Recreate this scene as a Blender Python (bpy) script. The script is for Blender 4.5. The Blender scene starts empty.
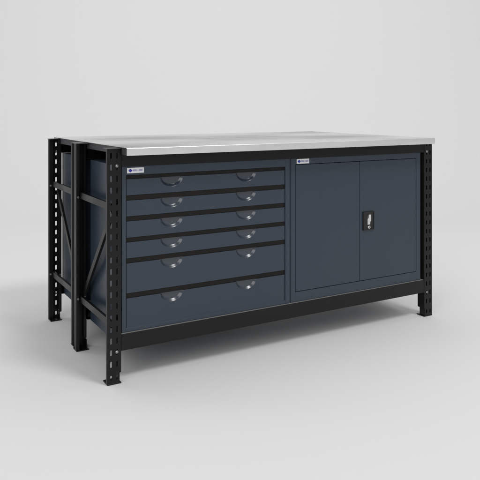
import bpy, bmesh, math, random
from mathutils import Vector, Matrix
random.seed(7)
S = bpy.context.scene
COL = S.collection
R = math.radians

# ------------------------------------------------------------------ camera
cam_d = bpy.data.cameras.new('camera')
cam = bpy.data.objects.new('camera', cam_d); COL.objects.link(cam)
cam.location = (-0.7241, -2.1299, 0.9289)
cam.rotation_euler = (R(90), 0, -0.5252)
cam_d.sensor_width = 36; cam_d.lens = 663.85 / 480 * 36
cam_d.shift_y = -(240 - 106.73) / 480
cam_d.clip_start = 0.05; cam_d.clip_end = 200
S.camera = cam

# ------------------------------------------------------------------ world and lamps (photo studio)
w = bpy.data.worlds.new('World'); S.world = w; w.use_nodes = True
bg = w.node_tree.nodes['Background']
bg.inputs['Color'].default_value = (1.0, 1.0, 1.0, 1)
bg.inputs['Strength'].default_value = 0.44

def area(name, loc, target, sx, sy, power, col=(1, 1, 1)):
    d = bpy.data.lights.new(name, 'AREA'); d.shape = 'RECTANGLE'
    d.size = sx; d.size_y = sy; d.energy = power; d.color = col
    o = bpy.data.objects.new(name, d); COL.objects.link(o); o.location = loc
    o.rotation_euler = (Vector(target) - Vector(loc)).to_track_quat('-Z', 'Y').to_euler()
    return o
YAW = -0.5252                                       # the studio sweep is set square to the camera
def stu(x, y, z):                                   # studio frame: x right, y away from the camera
    return (-0.7241 + x * math.cos(YAW) - y * math.sin(YAW), -2.1299 + x * math.sin(YAW) + y * math.cos(YAW), z)
area('key_softbox', (1.9, -3.7, 6.8), (0.7, 0.2, 0.2), 1.65, 1.65, 175)
area('left_softbox', (-3.6, -4.2, 4.0), (0.4, 0.2, 0.2), 5.0, 4.0, 125)
area('backdrop_softbox', stu(-1.3, 3.6, 5.2), stu(-1.3, 7.4, 0.4), 9.0, 1.2, 88)

S.view_settings.view_transform = 'Standard'
S.view_settings.look = 'None'
S.view_settings.exposure = 0.0
S.view_settings.gamma = 1.0

# ------------------------------------------------------------------ materials
def mat(name, col, rough=0.5, metal=0.0, spec=0.5):
    m = bpy.data.materials.new(name); m.use_nodes = True
    b = m.node_tree.nodes['Principled BSDF']
    b.inputs['Base Color'].default_value = (*col, 1)
    b.inputs['Roughness'].default_value = rough
    b.inputs['Metallic'].default_value = metal
    b.inputs['Specular IOR Level'].default_value = spec
    return m, m.node_tree, b

def noise(nt, scale, detail=2.0, stretch=None):
    n = nt.nodes.new('ShaderNodeTexNoise'); n.inputs['Scale'].default_value = scale
    n.inputs['Detail'].default_value = detail
    tc = nt.nodes.new('ShaderNodeTexCoord')
    mp = nt.nodes.new('ShaderNodeMapping')
    nt.links.new(tc.outputs['Object'], mp.inputs['Vector'])
    nt.links.new(mp.outputs['Vector'], n.inputs['Vector'])
    if stretch: mp.inputs['Scale'].default_value = stretch
    return n

def ramp_to(nt, src, sock, a, b, lo=0.35, hi=0.65):
    r = nt.nodes.new('ShaderNodeMapRange')
    r.inputs['From Min'].default_value = lo; r.inputs['From Max'].default_value = hi
    r.inputs['To Min'].default_value = a; r.inputs['To Max'].default_value = b
    nt.links.new(src, r.inputs['Value']); nt.links.new(r.outputs['Result'], sock)

def bump(nt, b, src, strength, dist):
    bp = nt.nodes.new('ShaderNodeBump')
    bp.inputs['Strength'].default_value = strength; bp.inputs['Distance'].default_value = dist
    nt.links.new(src, bp.inputs['Height']); nt.links.new(bp.outputs['Normal'], b.inputs['Normal'])

def powder(name, col, rough, spec=0.5, peel=0.12):
    m, nt, b = mat(name, col, rough, 0, spec)
    f = noise(nt, 900, 2); 
    if peel: bump(nt, b, f.outputs['Fac'], peel, 0.0006)
    l = noise(nt, 7, 4); ramp_to(nt, l.outputs['Fac'], b.inputs['Roughness'], rough - 0.05, rough + 0.06)
    return m
M = {}
M['slate'] = powder('slate_blue_powder_coat', (0.0292, 0.0440, 0.0640), 0.33, 0.45)
M['pull'] = powder('slate_blue_shaded_pull', (0.025, 0.0370, 0.0535), 0.21, 0.80, 0.0)  # same slate paint, colour darkened for the shade inside the scoops
M['black'] = powder('black_powder_coat', (0.0062, 0.0062, 0.0063), 0.36, 0.29)
M['strip'] = powder('dark_brown_black_strip', (0.008, 0.0068, 0.006), 0.6, 0.25)
M['grey'] = powder('lit_ledge_grey', (0.22, 0.215, 0.21), 0.45)  # stands in for light along the lower beam's ledge
M['plastic'] = powder('black_plastic', (0.008, 0.008, 0.009), 0.35)
M['core'] = powder('grey_board_edge', (0.05, 0.052, 0.058), 0.6)
M['zinc'], _, _ = mat('zinc_bolt', (0.36, 0.36, 0.355), 0.45, 1.0)
M['chrome'], _, _ = mat('silver_handle', (0.74, 0.74, 0.73), 0.28, 0.9)
M['white'], _, _ = mat('white_label', (0.82, 0.82, 0.84), 0.4)
M['blue'], _, _ = mat('blue_print', (0.03, 0.04, 0.36), 0.4)
M['ink'], _, _ = mat('violet_blue_ink', (0.07, 0.07, 0.40), 0.4)

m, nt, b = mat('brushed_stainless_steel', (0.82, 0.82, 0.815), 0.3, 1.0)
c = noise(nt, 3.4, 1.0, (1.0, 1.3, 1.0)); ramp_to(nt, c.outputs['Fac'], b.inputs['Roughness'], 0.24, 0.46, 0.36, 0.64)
k = noise(nt, 1.7, 0.6, (1.0, 1.6, 0.1))            # cloudy dark reflections painted into the sheet's colour
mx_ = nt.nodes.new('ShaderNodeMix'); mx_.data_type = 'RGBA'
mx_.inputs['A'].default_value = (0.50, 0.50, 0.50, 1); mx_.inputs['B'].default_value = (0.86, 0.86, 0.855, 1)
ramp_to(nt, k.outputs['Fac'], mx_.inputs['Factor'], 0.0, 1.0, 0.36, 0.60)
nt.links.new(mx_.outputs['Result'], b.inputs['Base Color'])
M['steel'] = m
m, nt, b = mat('lit_steel_edge', (0.93, 0.93, 0.925), 0.34, 1.0)  # brighter copy of the sheet's steel: light on the front fold as colour
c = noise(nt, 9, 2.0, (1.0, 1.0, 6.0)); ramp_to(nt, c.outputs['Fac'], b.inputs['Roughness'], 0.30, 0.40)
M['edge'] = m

m, nt, b = mat('matt_studio_grey', (0.80, 0.80, 0.80), 0.85, 0, 0.2)
f = noise(nt, 350, 3); bump(nt, b, f.outputs['Fac'], 0.05, 0.0005)
M['studio'] = m

# ------------------------------------------------------------------ mesh helpers
ORG = {}                                            # world origin of every object while it is being built

def tag(o, label=None, cat=None, group=None, kind=None):
    if label: o['label'] = label
    if cat: o['category'] = cat
    if group: o['group'] = group
    if kind: o['kind'] = kind
    return o

def empty(name, loc):
    o = bpy.data.objects.new(name, None); COL.objects.link(o)
    o.empty_display_size = 0.1; o.location = loc; ORG[o] = Vector(loc)
    return o

def obj(name, bm, material, parent=None, bevel=0.0, smooth=False, seg=2):
    bmesh.ops.recalc_face_normals(bm, faces=bm.faces[:])
    vs = [v.co.copy() for v in bm.verts]
    lo = Vector([min(v[i] for v in vs) for i in range(3)]); hi = Vector([max(v[i] for v in vs) for i in range(3)])
    c = (lo + hi) / 2
    bmesh.ops.translate(bm, verts=bm.verts[:], vec=-c)
    me = bpy.data.meshes.new(name); bm.to_mesh(me); bm.free()
    if smooth:
        for p in me.polygons: p.use_smooth = True
    me.materials.append(material)
    o = bpy.data.objects.new(name, me); COL.objects.link(o)
    ORG[o] = c
    o.location = c - (ORG[parent] if parent else Vector((0, 0, 0)))
    if parent: o.parent = parent
    if bevel:
        md = o.modifiers.new('bevel', 'BEVEL'); md.width = bevel; md.segments = seg
        md.limit_method = 'ANGLE'; md.angle_limit = R(35); md.harden_normals = True
        for p in me.polygons: p.use_smooth = True
    return o

def box(bm, x0, x1, y0, y1, z0, z1):
    v = [bm.verts.new((x, y, z)) for z in (z0, z1) for y in (y0, y1) for x in (x0, x1)]
    for f in ((0, 1, 3, 2), (4, 5, 7, 6), (0, 1, 5, 4), (2, 3, 7, 6), (0, 2, 6, 4), (1, 3, 7, 5)):
        bm.faces.new([v[i] for i in f])

def prism(bm, pts, f0, f1):
    """closed polygon swept between two placements f0(p), f1(p) -> co"""
    a = [bm.verts.new(f0(p)) for p in pts]; d = [bm.verts.new(f1(p)) for p in pts]
    n = len(pts)
    fa = bm.faces.new(a); fb = bm.faces.new(d[::-1])
    for i in range(n):
        bm.faces.new((a[i], d[i], d[(i + 1) % n], a[(i + 1) % n]))
    bmesh.ops.triangulate(bm, faces=[fa, fb])

def cyl(bm, c, axis, r, h, n=16, r2=None):
    r2 = r if r2 is None else r2
    ax = Vector(axis).normalized(); u = ax.orthogonal().normalized(); t = ax.cross(u)
    pts = [(math.cos(2 * math.pi * i / n), math.sin(2 * math.pi * i / n)) for i in range(n)]
    c = Vector(c)
    a = [bm.verts.new(c + (u * p[0] + t * p[1]) * r) for p in pts]
    d = [bm.verts.new(c + ax * h + (u * p[0] + t * p[1]) * r2) for p in pts]
    bm.faces.new(a); bm.faces.new(d)
    for i in range(n): bm.faces.new((a[i], a[(i + 1) % n], d[(i + 1) % n], d[i]))

def sheet_profile(bm, path, th, z0, z1):
    """folded sheet: open plan path (x, y) offset by th to its left, extruded from z0 to z1"""
    off = []
    for i, p in enumerate(path):
        p = Vector(p)
        d0 = (p - Vector(path[i - 1])).normalized() if i else None
        d1 = (Vector(path[i + 1]) - p).normalized() if i < len(path) - 1 else None
        d = (d0 or d1) if not (d0 and d1) else (d0 + d1).normalized()
        n = Vector((-d.y, d.x))
        k = 1.0 if not (d0 and d1) else 1.0 / max(0.4, n.dot(Vector((-d0.y, d0.x))))
        off.append(p + n * th * k)
    ring = [tuple(p) for p in path] + [tuple(q) for q in reversed(off)]
    prism(bm, ring, lambda p: (p[0], p[1], z0), lambda p: (p[0], p[1], z1))

def arc(cx, cy, r, a0, a1, n=5):
    return [(cx + r * math.cos(R(a0 + (a1 - a0) * i / n)), cy + r * math.sin(R(a0 + (a1 - a0) * i / n))) for i in range(n + 1)]

# ------------------------------------------------------------------ the setting: floor running into a curved backdrop
bm = bmesh.new()
Y1, rad = 5.4, 2.6
bm.faces.new([bm.verts.new(stu(*c)) for c in ((-12, -9, 0), (12, -9, 0), (12, Y1, 0), (-12, Y1, 0))])
fl = obj('floor', bm, M['studio']); tag(fl, 'pale grey seamless studio floor under the workbench', 'floor', kind='structure')
bm = bmesh.new()
prof = [(Y1 + rad * math.sin(R(a)), rad - rad * math.cos(R(a))) for a in [i * 3.0 for i in range(31)]] + [(Y1 + rad, 3.0)]
rows = [[bm.verts.new(stu(x, y, z)) for (y, z) in prof] for x in (-12, 12)]
for i in range(len(prof) - 1):
    bm.faces.new((rows[0][i], rows[1][i], rows[1][i + 1], rows[0][i + 1]))
bd = obj('backdrop', bm, M['studio'], smooth=True); tag(bd, 'pale grey curved backdrop behind the workbench', 'backdrop', kind='structure')

# ------------------------------------------------------------------ uprights (slotted folded steel posts)
W, D, H = 1.5, 0.40, 0.7872
PW, PD, TH = 0.0495, 0.042, 0.0022
NZ = 0.037                                          # the long wall stops here above the foot

def slot_hole(cx, cz, w, h):
    r = w * 0.48; pts = []
    for sx, sz, a in ((1, -1, 270), (1, 1, 0), (-1, 1, 90), (-1, -1, 180)):
        pts.append([(cx + sx * (w / 2 - r) + r * math.cos(R(a + k * 30)), cz + sz * (h / 2 - r) + r * math.sin(R(a + k * 30))) for k in range(4)])
    return pts

def slotted_face(bm, xs, zs, slots, y0, th):
    """plate in the xz plane; cells named in slots carry a rounded slot that goes right through"""
    nx, nz = len(xs), len(zs)
    for i in range(nx - 1):
        for j in range(nz - 1):
            x0, x1, z0, z1 = xs[i], xs[i + 1], zs[j], zs[j + 1]
            corners = [(x1, z0), (x1, z1), (x0, z1), (x0, z0)]
            if (i, j) not in slots:
                for y in (y0, y0 + th): bm.faces.new([bm.verts.new((x, y, z)) for x, z in corners])
                continue
            hole = slot_hole(*slots[(i, j)])
            for y in (y0, y0 + th):
                cv = [bm.verts.new((x, y, z)) for x, z in corners]
                hv = [[bm.verts.new((x, y, z)) for x, z in a] for a in hole]
                for k in range(4):
                    for q in range(3): bm.faces.new((cv[k], hv[k][q], hv[k][q + 1]))
                    bm.faces.new((cv[k], hv[k][3], hv[(k + 1) % 4][0], cv[(k + 1) % 4]))
            flat = [p for a in hole for p in a]; n = len(flat)
            fr = [bm.verts.new((x, y0, z)) for x, z in flat]; bk = [bm.verts.new((x, y0 + th, z)) for x, z in flat]
            for k in range(n): bm.faces.new((fr[k], fr[(k + 1) % n], bk[(k + 1) % n], bk[k]))

SC = [0.0137, 0.0347]                               # slot columns
SZ = [0.7646 - 0.0387 * k for k in range(20)]       # slot rows
SW, SH = 0.0062, 0.0205

def upright_bm(ld, rd, notch, slotted, left_lip=0.0125, jog=0.0):
    """post with its face at y=0, wall depths ld (left) and rd (right), each with a lip; one wall is notched above the foot"""
    bm = bmesh.new(); r = 0.003
    xs = [r, 0.0095, 0.018, 0.0305, 0.039, PW - jog - r]
    rows = [z for z in reversed(SZ) if z - SH / 2 - 0.004 > NZ]
    zs = [NZ]; slots = {}
    for z in rows: zs += [z - SH / 2 - 0.004, z + SH / 2 + 0.004]
    zs.append(H)
    if slotted:
        for n, z in enumerate(rows):
            for q, i in enumerate((1, 3)): slots[(i, 1 + 2 * n)] = (SC[q], z, SW, SH)
    slotted_face(bm, xs, zs, slots, 0.0, TH)
    def wall(x, d, z0, z1, left, lipped=True):
        lip = left_lip if left else 0.0125
        p = arc(x - r, r, r, 270, 360, 4)
        if jog and not left and lipped:             # wall set in, then stepped out to the lip
            p = arc(x - jog - r, r, r, 270, 360, 4) + [(x - jog, d - 0.0165), (x, d - 0.0145)]
        if lipped: p += arc(x - 0.0045, d - 0.0045, 0.0045, 0, 90, 5) + [(x - lip, d)]
        else: p += [(x, d)]
        if left: p = [(PW - a, c) for a, c in reversed(p)]
        sheet_profile(bm, p, TH, z0, z1)
    wall(PW, ld, NZ if notch == 'L' else 0.004, H, True)
    wall(PW, rd, NZ if notch == 'R' else 0.004, H, False)
    xi = 0.0050                                     # below the notch: a narrower heel
    xa, xb = (r, PW - xi - r) if notch == 'R' else (xi + r, PW - jog - r)
    hx = [xa, 0.0095, 0.018, 0.0305, 0.039, xb]
    slotted_face(bm, hx, [0.004, 0.0135, 0.0325, NZ],
                 {(1, 1): (SC[0], 0.023, SW, 0.0165), (3, 1): (SC[1], 0.023, SW, 0.0165)} if slotted else {}, 0.0, TH)
    wall(PW - xi, 0.032, 0.004, NZ, notch == 'L', False)
    return bm

def xform(bm, f):
    for v in bm.verts: v.co = Vector(f(v.co))
    return bm

F_ID = lambda c: (c.x, c.y, c.z)
F_MX = lambda c: (W - c.x, c.y, c.z)                # right front
F_RL = lambda c: (PW - c.x, D - c.y, c.z)           # left rear: the front post turned round
F_RR = lambda c: (W - PW + c.x, D - c.y, c.z)       # right rear

def make_bench(name, right_outer):
    root = empty(name, (W / 2, D / 2, 0))
    for f, ld, notch, sl in ((F_ID, 0.016, 'R', True), (F_MX, right_outer, 'R', True), (F_RL, 0.016, 'L', False), (F_RR, 0.016, 'L', False)):
        up = obj('upright', xform(upright_bm(ld, PD, notch, sl, 0.0125 if f is not F_MX else 0.0185, 0.0045 if notch == 'L' else 0.0), f), M['black'], root)
        for p in up.data.polygons: p.use_smooth = False
        b = bmesh.new(); box(b, 0.0005, PW, -0.0005, 0.046, 0.0, 0.0045)
        obj('foot_plate', xform(b, f), M['black'], up, 0.0012)
        b = bmesh.new(); box(b, -0.0015, PW + 0.001, -0.0015, PD + 0.001, H, H + 0.0026)
        obj('end_cap', xform(b, f), M['plastic'], up, 0.001)
        for z in (0.7305, 0.1078):                  # zinc bolts holding the beams
            b = bmesh.new(); cyl(b, (0.0335, 0.0003, z), (0, -1, 0), 0.0050, 0.0018, 18); cyl(b, (0.0335, -0.0015, z), (0, -1, 0), 0.0046, 0.0016, 18, 0.0024)
            obj('bolt', xform(b, f), M['zinc'], up)
        for z in (0.585, 0.199):                    # brace bolts on the lip
            b = bmesh.new(); cyl(b, (0.0425, PD - 0.0003, z), (0, 1, 0), 0.0044, 0.0034, 6)
            obj('brace_bolt', xform(b, f), M['zinc'], up)
            if ld < PD:
                b = bmesh.new(); cyl(b, (0.0070, ld - 0.0003, z), (0, 1, 0), 0.0044, 0.0034, 6)
                obj('brace_bolt', xform(b, f), M['zinc'], up)
    # beams along the bench: L-shaped folded steel
    for (y0, sgn) in ((0.0012, 1), (D - 0.0012, -1)):
        for z0, z1, led in ((0.1075, 0.1632, True), (0.7272, 0.7672, False)):
            b = bmesh.new()
            pts = [(0, z0), (0, z1), (0.034, z1), (0.034, z1 - 0.003), (0.003, z1 - 0.003), (0.003, z0 + 0.003), (0.020, z0 + 0.003), (0.020, z0)]
            prism(b, pts, lambda p: (PW + 0.0004, y0 + sgn * p[0], p[1]), lambda p: (W - PW - 0.0004, y0 + sgn * p[0], p[1]))
            obj('beam', b, M['black'], root, 0.0012)
        b = bmesh.new(); box(b, PW + 0.0012, W - PW - 0.0012, min(y0 + sgn * 0.0020, y0 + sgn * 0.033), max(y0 + sgn * 0.0020, y0 + sgn * 0.033), 0.1633, 0.1644)
        obj('lit_ledge_strip', b, M['grey'], root)  # added strip, its pale colour paints the lit line on the ledge
    # braces of the two end frames
    for mx in (False, True):
        def bar(ya, za, yb, zb, hw, x0):
            b = bmesh.new(); d = Vector((yb - ya, zb - za)).normalized(); n = Vector((-d.y, d.x))
            sec = [(-hw, 0), (hw, 0), (hw, 0.010), (hw - 0.002, 0.010), (hw - 0.002, 0.002), (-hw + 0.002, 0.002), (-hw + 0.002, 0.010), (-hw, 0.010)]
            prism(b, sec, lambda p: (x0 + p[1], ya + n.x * p[0], za + n.y * p[0]), lambda p: (x0 + p[1], yb + n.x * p[0], zb + n.y * p[0]))
            if mx: xform(b, F_MX)
            obj('brace', b, M['black'], root, 0.0008)
        bar(0.010, 0.592, 0.382, 0.592, 0.0120, 0.0150)
        bar(0.010, 0.199, 0.382, 0.199, 0.0120, 0.0150)
        bar(0.040, 0.570, 0.360, 0.215, 0.0105, 0.0275)
    # worktop: grey board core under a folded steel sheet
    b = bmesh.new(); box(b, 0.0510, 1.4560, -0.0528, 0.3985, 0.7678, 0.7908)
    wt = obj('worktop', b, M['core'], root)
    b = bmesh.new()
    yf, yb_, zt, zb = -0.0555, 0.3985, 0.7930, 0.7674; t = 0.0012; rr = 0.0035
    A_ = [9 * q for q in range(11)]
    outer = [(yf, zb)] + [(yf + rr - rr * math.cos(R(a)), zt - rr + rr * math.sin(R(a))) for a in A_] + [(-0.046, zt)]
    inner = [(-0.046, zt - t)] + [(yf + rr - (rr - t) * math.cos(R(a)), zt - rr + (rr - t) * math.sin(R(a))) for a in reversed(A_)] + [(yf + t, zb)]
    prism(b, outer + inner, lambda p: (0.0480, p[0], p[1]), lambda p: (1.4590, p[0], p[1]))
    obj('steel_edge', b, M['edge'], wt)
    b = bmesh.new(); box(b, 0.0480, 1.4590, -0.0459, yb_, zt - t, zt)
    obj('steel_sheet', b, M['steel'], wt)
    return root

# ------------------------------------------------------------------ label plate with emblem and lettering
def label_plate(root, x0, x1, z0, z1, y):
    b = bmesh.new(); box(b, x0, x1, y - 0.0012, y - 0.0001, z0, z1)
    pl = obj('label_plate', b, M['white'], root, 0.0004)
    h = z1 - z0; cx, cz = x0 + 0.0115, (z0 + z1) / 2 - 0.0003
    b = bmesh.new()
    pts = []
    for k in range(16):                             # cogged, slightly flattened badge
        a = R(360 * k / 16); r = (0.0066 if k % 4 == 0 else 0.0052) if k % 2 == 0 else 0.0046
        pts.append((cx + 1.15 * r * math.cos(a), cz + r * math.sin(a)))
    prism(b, pts, lambda p: (p[0], y - 0.00165, p[1]), lambda p: (p[0], y - 0.0011, p[1]))
    obj('emblem', b, M['blue'], pl)
    b = bmesh.new(); rnd = random.Random(3); x = x0 + 0.0205
    lh = h * 0.17
    for word in (4, 5):                             # small print, too small in the photo to read: bare strokes
        for k in range(word):
            lw = 0.0026; s = 0.0007; zc = cz + 0.0002
            box(b, x, x + s, y - 0.0016, y - 0.0011, zc - lh, zc + lh)
            if rnd.random() < .6: box(b, x + lw - s, x + lw, y - 0.0016, y - 0.0011, zc - lh, zc + lh)
            q = rnd.choice((-1, 0, 1)) * (lh - s / 2)
            box(b, x + s, x + lw - s, y - 0.0016, y - 0.0011, zc + q - s / 2, zc + q + s / 2)
            x += 0.0037
        x += 0.0025
    obj('lettering', b, M['ink'], pl)
    return pl

# ------------------------------------------------------------------ cabinets
CY = 0.0088                                         # front plane of the cabinet frames
CB, CT = 0.1648, 0.7264                             # bottom and top of the front frame
BACK = 0.356

def frame_ring(bm, x0, x1, z0, z1, ox0, ox1, oz0, oz1, y0, y1):
    """front frame: stiles and rails butted end to end round the opening"""
    box(bm, x0, ox0, y0, y1, z0, z1); box(bm, ox1, x1, y0, y1, z0, z1)
    box(bm, ox0, ox1, y0, y1, z0, oz0); box(bm, ox0, ox1, y0, y1, oz1, z1)

def body(root, x0, x1, ox0, ox1, oz0, oz1):
    bm = bmesh.new()
    frame_ring(bm, x0, x1, CB, CT, ox0, ox1, oz0, oz1, CY, CY + 0.022)
    t = 0.0015
    box(bm, x0 + 0.0005, x0 + 0.0005 + t, CY + 0.022, BACK, CB + .0005, CT - .0005)      # sides
    box(bm, x1 - 0.0005 - t, x1 - 0.0005, CY + 0.022, BACK, CB + .0005, CT - .0005)
    box(bm, x0 + 0.002, x1 - 0.002, CY + 0.022, BACK, CT - 0.0020, CT - .0006)           # top
    box(bm, x0 + 0.002, x1 - 0.002, CY + 0.022, BACK, CB + .0006, CB + 0.0020)           # bottom
    box(bm, x0 + 0.002, x1 - 0.002, BACK - 0.0015, BACK - .0002, CB + 0.002, CT - 0.002) # back
    box(bm, x0 + 0.002, x1 - 0.002, CY + 0.030, CY + 0.0315, CB + 0.002, CT - 0.002)     # panel closing the opening
    o = obj('cabinet_body', bm, M['slate'], root, 0.0014)
    bm = bmesh.new()                                # plinth tray hanging between the beams
    box(bm, x0 + 0.0008, x1 - 0.0008, 0.040, 0.358, 0.1125, 0.1630)
    obj('plinth', bm, M['slate'], root, 0.001)
    return o

def scoop_path(cx, zt, a, d, n=28):
    """half super-ellipse hanging from the drawer's top edge, from right to left"""
    return [(cx + a * math.cos(math.pi * k / n), zt - d * math.sin(math.pi * k / n)) for k in range(n + 1)]

def drawer(root, x0, x1, z0, z1, pulls):
    yf = CY + 0.0036
    A, Dp = 0.0450, 0.0355
    bm = bmesh.new()
    top = [(x0, z1)]
    for cx in sorted(pulls): top += scoop_path(cx, z1, A, Dp)[::-1]
    top.append((x1, z1))
    up_ = [bm.verts.new((x, yf, z)) for x, z in top]; lo_ = [bm.verts.new((x, yf, z0)) for x, z in top]
    for i in range(len(top) - 1): bm.faces.new((lo_[i], lo_[i + 1], up_[i + 1], up_[i]))
    edge = [(x1, z1), (x1, z0), (x0, z0), (x0, z1)]
    ea = [bm.verts.new((x, yf, z)) for x, z in edge]; eb = [bm.verts.new((x, yf + 0.016, z)) for x, z in edge]
    for i in range(3): bm.faces.new((ea[i], ea[i + 1], eb[i + 1], eb[i]))
    dr = obj('drawer', bm, M['slate'], root)
    # flat front, so leave it faceted; the pulls are pressed dishes with a rolled rim
    for cx in pulls:
        bm = bmesh.new()
        prof = [(0, 0), (.0006, .0001), (.0013, .0005), (.0022, .0012), (.0040, .0029), (.0058, .0046), (.0076, .0062), (.0094, .0077), (.0104, .0083), (.0110, .0085), (.0116, .0085)]
        rings = []
        for ins, dep in prof:
            rings.append([bm.verts.new((p[0], yf + dep, p[1])) for p in scoop_path(cx, z1, A - ins, Dp - ins)])
        for a, b in zip(rings, rings[1:]):
            for i in range(len(a) - 1): bm.faces.new((a[i], a[i + 1], b[i + 1], b[i]))
        bm.faces.new(rings[-1])
        ext = [bm.verts.new((cx - A, yf + 0.0085, z1 + 0.010)), bm.verts.new((cx + A, yf + 0.0085, z1 + 0.010)), bm.verts.new((cx + A - .0116, yf + 0.0085, z1)), bm.verts.new((cx - A + .0116, yf + 0.0085, z1))]
        bm.faces.new(ext)
        obj('finger_pull', bm, M['pull'], dr, smooth=True)
    return dr

def make_drawer_cabinet():
    x0, x1 = 0.0545, 0.7392
    root = empty('drawer_cabinet', ((x0 + x1) / 2, D / 2, 0.1125))
    ox0, ox1, oz0, oz1 = 0.0690, 0.7185, 0.1765, 0.6965
    body(root, x0, x1, ox0, ox1, oz0, oz1)
    bm = bmesh.new()                                # added sloping lip on the bottom rail, shaped to catch a light line
    prism(bm, [(CY + 0.0002, oz0 + .0001), (CY + 0.0034, oz0 + 0.0026), (CY + 0.0034, oz0 + .0001)], lambda p: (ox0 + .0002, p[0], p[1]), lambda p: (ox1 - .0002, p[0], p[1]))
    obj('light_catch_lip', bm, M['slate'], root)
    tops = [0.6825, 0.6098, 0.5390, 0.4678, 0.3965, 0.2780]
    band = [0.6965, 0.6276, 0.5560, 0.4835, 0.4133, 0.2950]
    bots = band[1:] + [0.1767]
    for tz, bz, gz in zip(tops, bots, band):
        bm = bmesh.new(); box(bm, ox0 + 0.0015, ox1 - 0.0005, CY + 0.0050, CY + 0.0115, tz + 0.0004, gz - 0.0004)
        obj('dividing_strip', bm, M['strip'], root, 0.0006)
        drawer(root, ox0 + 0.0030, ox1 - 0.0012, bz + 0.0002, tz, (0.2395, 0.5435))
    label_plate(root, 0.0726, 0.1336, 0.7030, 0.7212, CY)
    return root

def make_door_cabinet(full=True):
    x0, x1 = 0.7428, 1.4365
    root = empty('door_cabinet', ((x0 + x1) / 2, D / 2, 0.1125))
    ox0, ox1, oz0, oz1 = 0.7662, 1.4125, 0.2030, 0.7030
    body(root, x0, x1, ox0, ox1, oz0, oz1)
    g = 0.0016; xm = 1.0910
    doors = []
    for a, b in ((ox0 + g, xm - g / 2), (xm + g / 2, ox1 - g)):
        bm = bmesh.new(); box(bm, a, b, CY - 0.0002, CY + 0.02, oz0 + g, oz1 - g)
        doors.append(obj('door', bm, M['slate'], root, 0.0018))
    # lock: black escutcheon with raised rim, silver cranked handle and a key cylinder
    d = doors[1]; lx0, lx1, lz0, lz1 = 1.1060, 1.1645, 0.4130, 0.4905; y = CY - 0.0002
    bm = bmesh.new(); box(bm, lx0, lx1, y - 0.0045, y - 0.0001, lz0, lz1)
    w_ = 0.005
    frame_ring(bm, lx0, lx1, lz0, lz1, lx0 + w_, lx1 - w_, lz0 + w_, lz1 - w_, y - 0.0070, y - 0.0045)
    obj('lock_plate', bm, M['plastic'], d, 0.0012)
    lw, lh = lx1 - lx0, lz1 - lz0
    P = lambda u, v: (lx0 + (u - 0.08) * lw, lz1 - v * lh)
    pts = [P(.51, .16), P(.71, .16), P(.71, .50), P(.64, .54), P(.61, .69), P(.39, .69), P(.39, .40), P(.48, .33)]
    bm = bmesh.new(); prism(bm, pts, lambda p: (p[0], y - 0.0110, p[1]), lambda p: (p[0], y - 0.0046, p[1]))
    obj('lock_handle', bm, M['chrome'], d, 0.003, seg=3)
    c = P(.55, .84)
    bm = bmesh.new(); cyl(bm, (c[0], y - 0.0046, c[1]), (0, -1, 0), 0.0062, 0.006, 24); cyl(bm, (c[0], y - 0.0106, c[1]), (0, -1, 0), 0.0062, 0.001, 24, 0.005)
    obj('lock_cylinder', bm, M['chrome'], d)
    bm = bmesh.new(); box(bm, c[0] - 0.0008, c[0] + 0.0008, y - 0.0122, y - 0.0112, c[1] - 0.004, c[1] + 0.004)
    obj('keyhole', bm, M['plastic'], d)
    label_plate(root, 0.7712, 0.8312, 0.7050, 0.7238, CY - 0.0003)
    return root

def copy_tree(o, parent=None):
    c = o.copy(); COL.objects.link(c)
    if parent: c.parent = parent
    for ch in list(o.children): copy_tree(ch, c)
    return c

TOPDX, TURN_Y = 0.005, 0.6035
def turn(o):                                        # to the bench standing back to back behind
    x, y, z = o.location
    o.location = (W + TOPDX - x, TURN_Y + D / 2 - y, z); o.rotation_euler = (0, 0, math.pi)

bench = make_bench('workbench', PD)
tag(bench, 'front black steel workbench with brushed steel top, holding the six-drawer cabinet', 'workbench', 'workbenches standing back to back')
rear = make_bench('workbench', 0.016); turn(rear)
tag(rear, 'rear black steel workbench standing behind the one with drawers, its back post farthest left', 'workbench', 'workbenches standing back to back')

dc = make_drawer_cabinet()
tag(dc, 'slate blue cabinet of six drawers with two scooped pulls each, beside the doors', 'drawer cabinet')
kc = make_door_cabinet()
tag(kc, 'slate blue two-door cabinet with a black lock and silver handle, right of the drawers', 'cabinet', 'two-door cabinets')
rc = copy_tree(kc); turn(rc); rc.location.x -= 0.004
tag(rc, 'slate blue cabinet inside the rear bench, only its side panel showing between the left posts', 'cabinet', 'two-door cabinets')
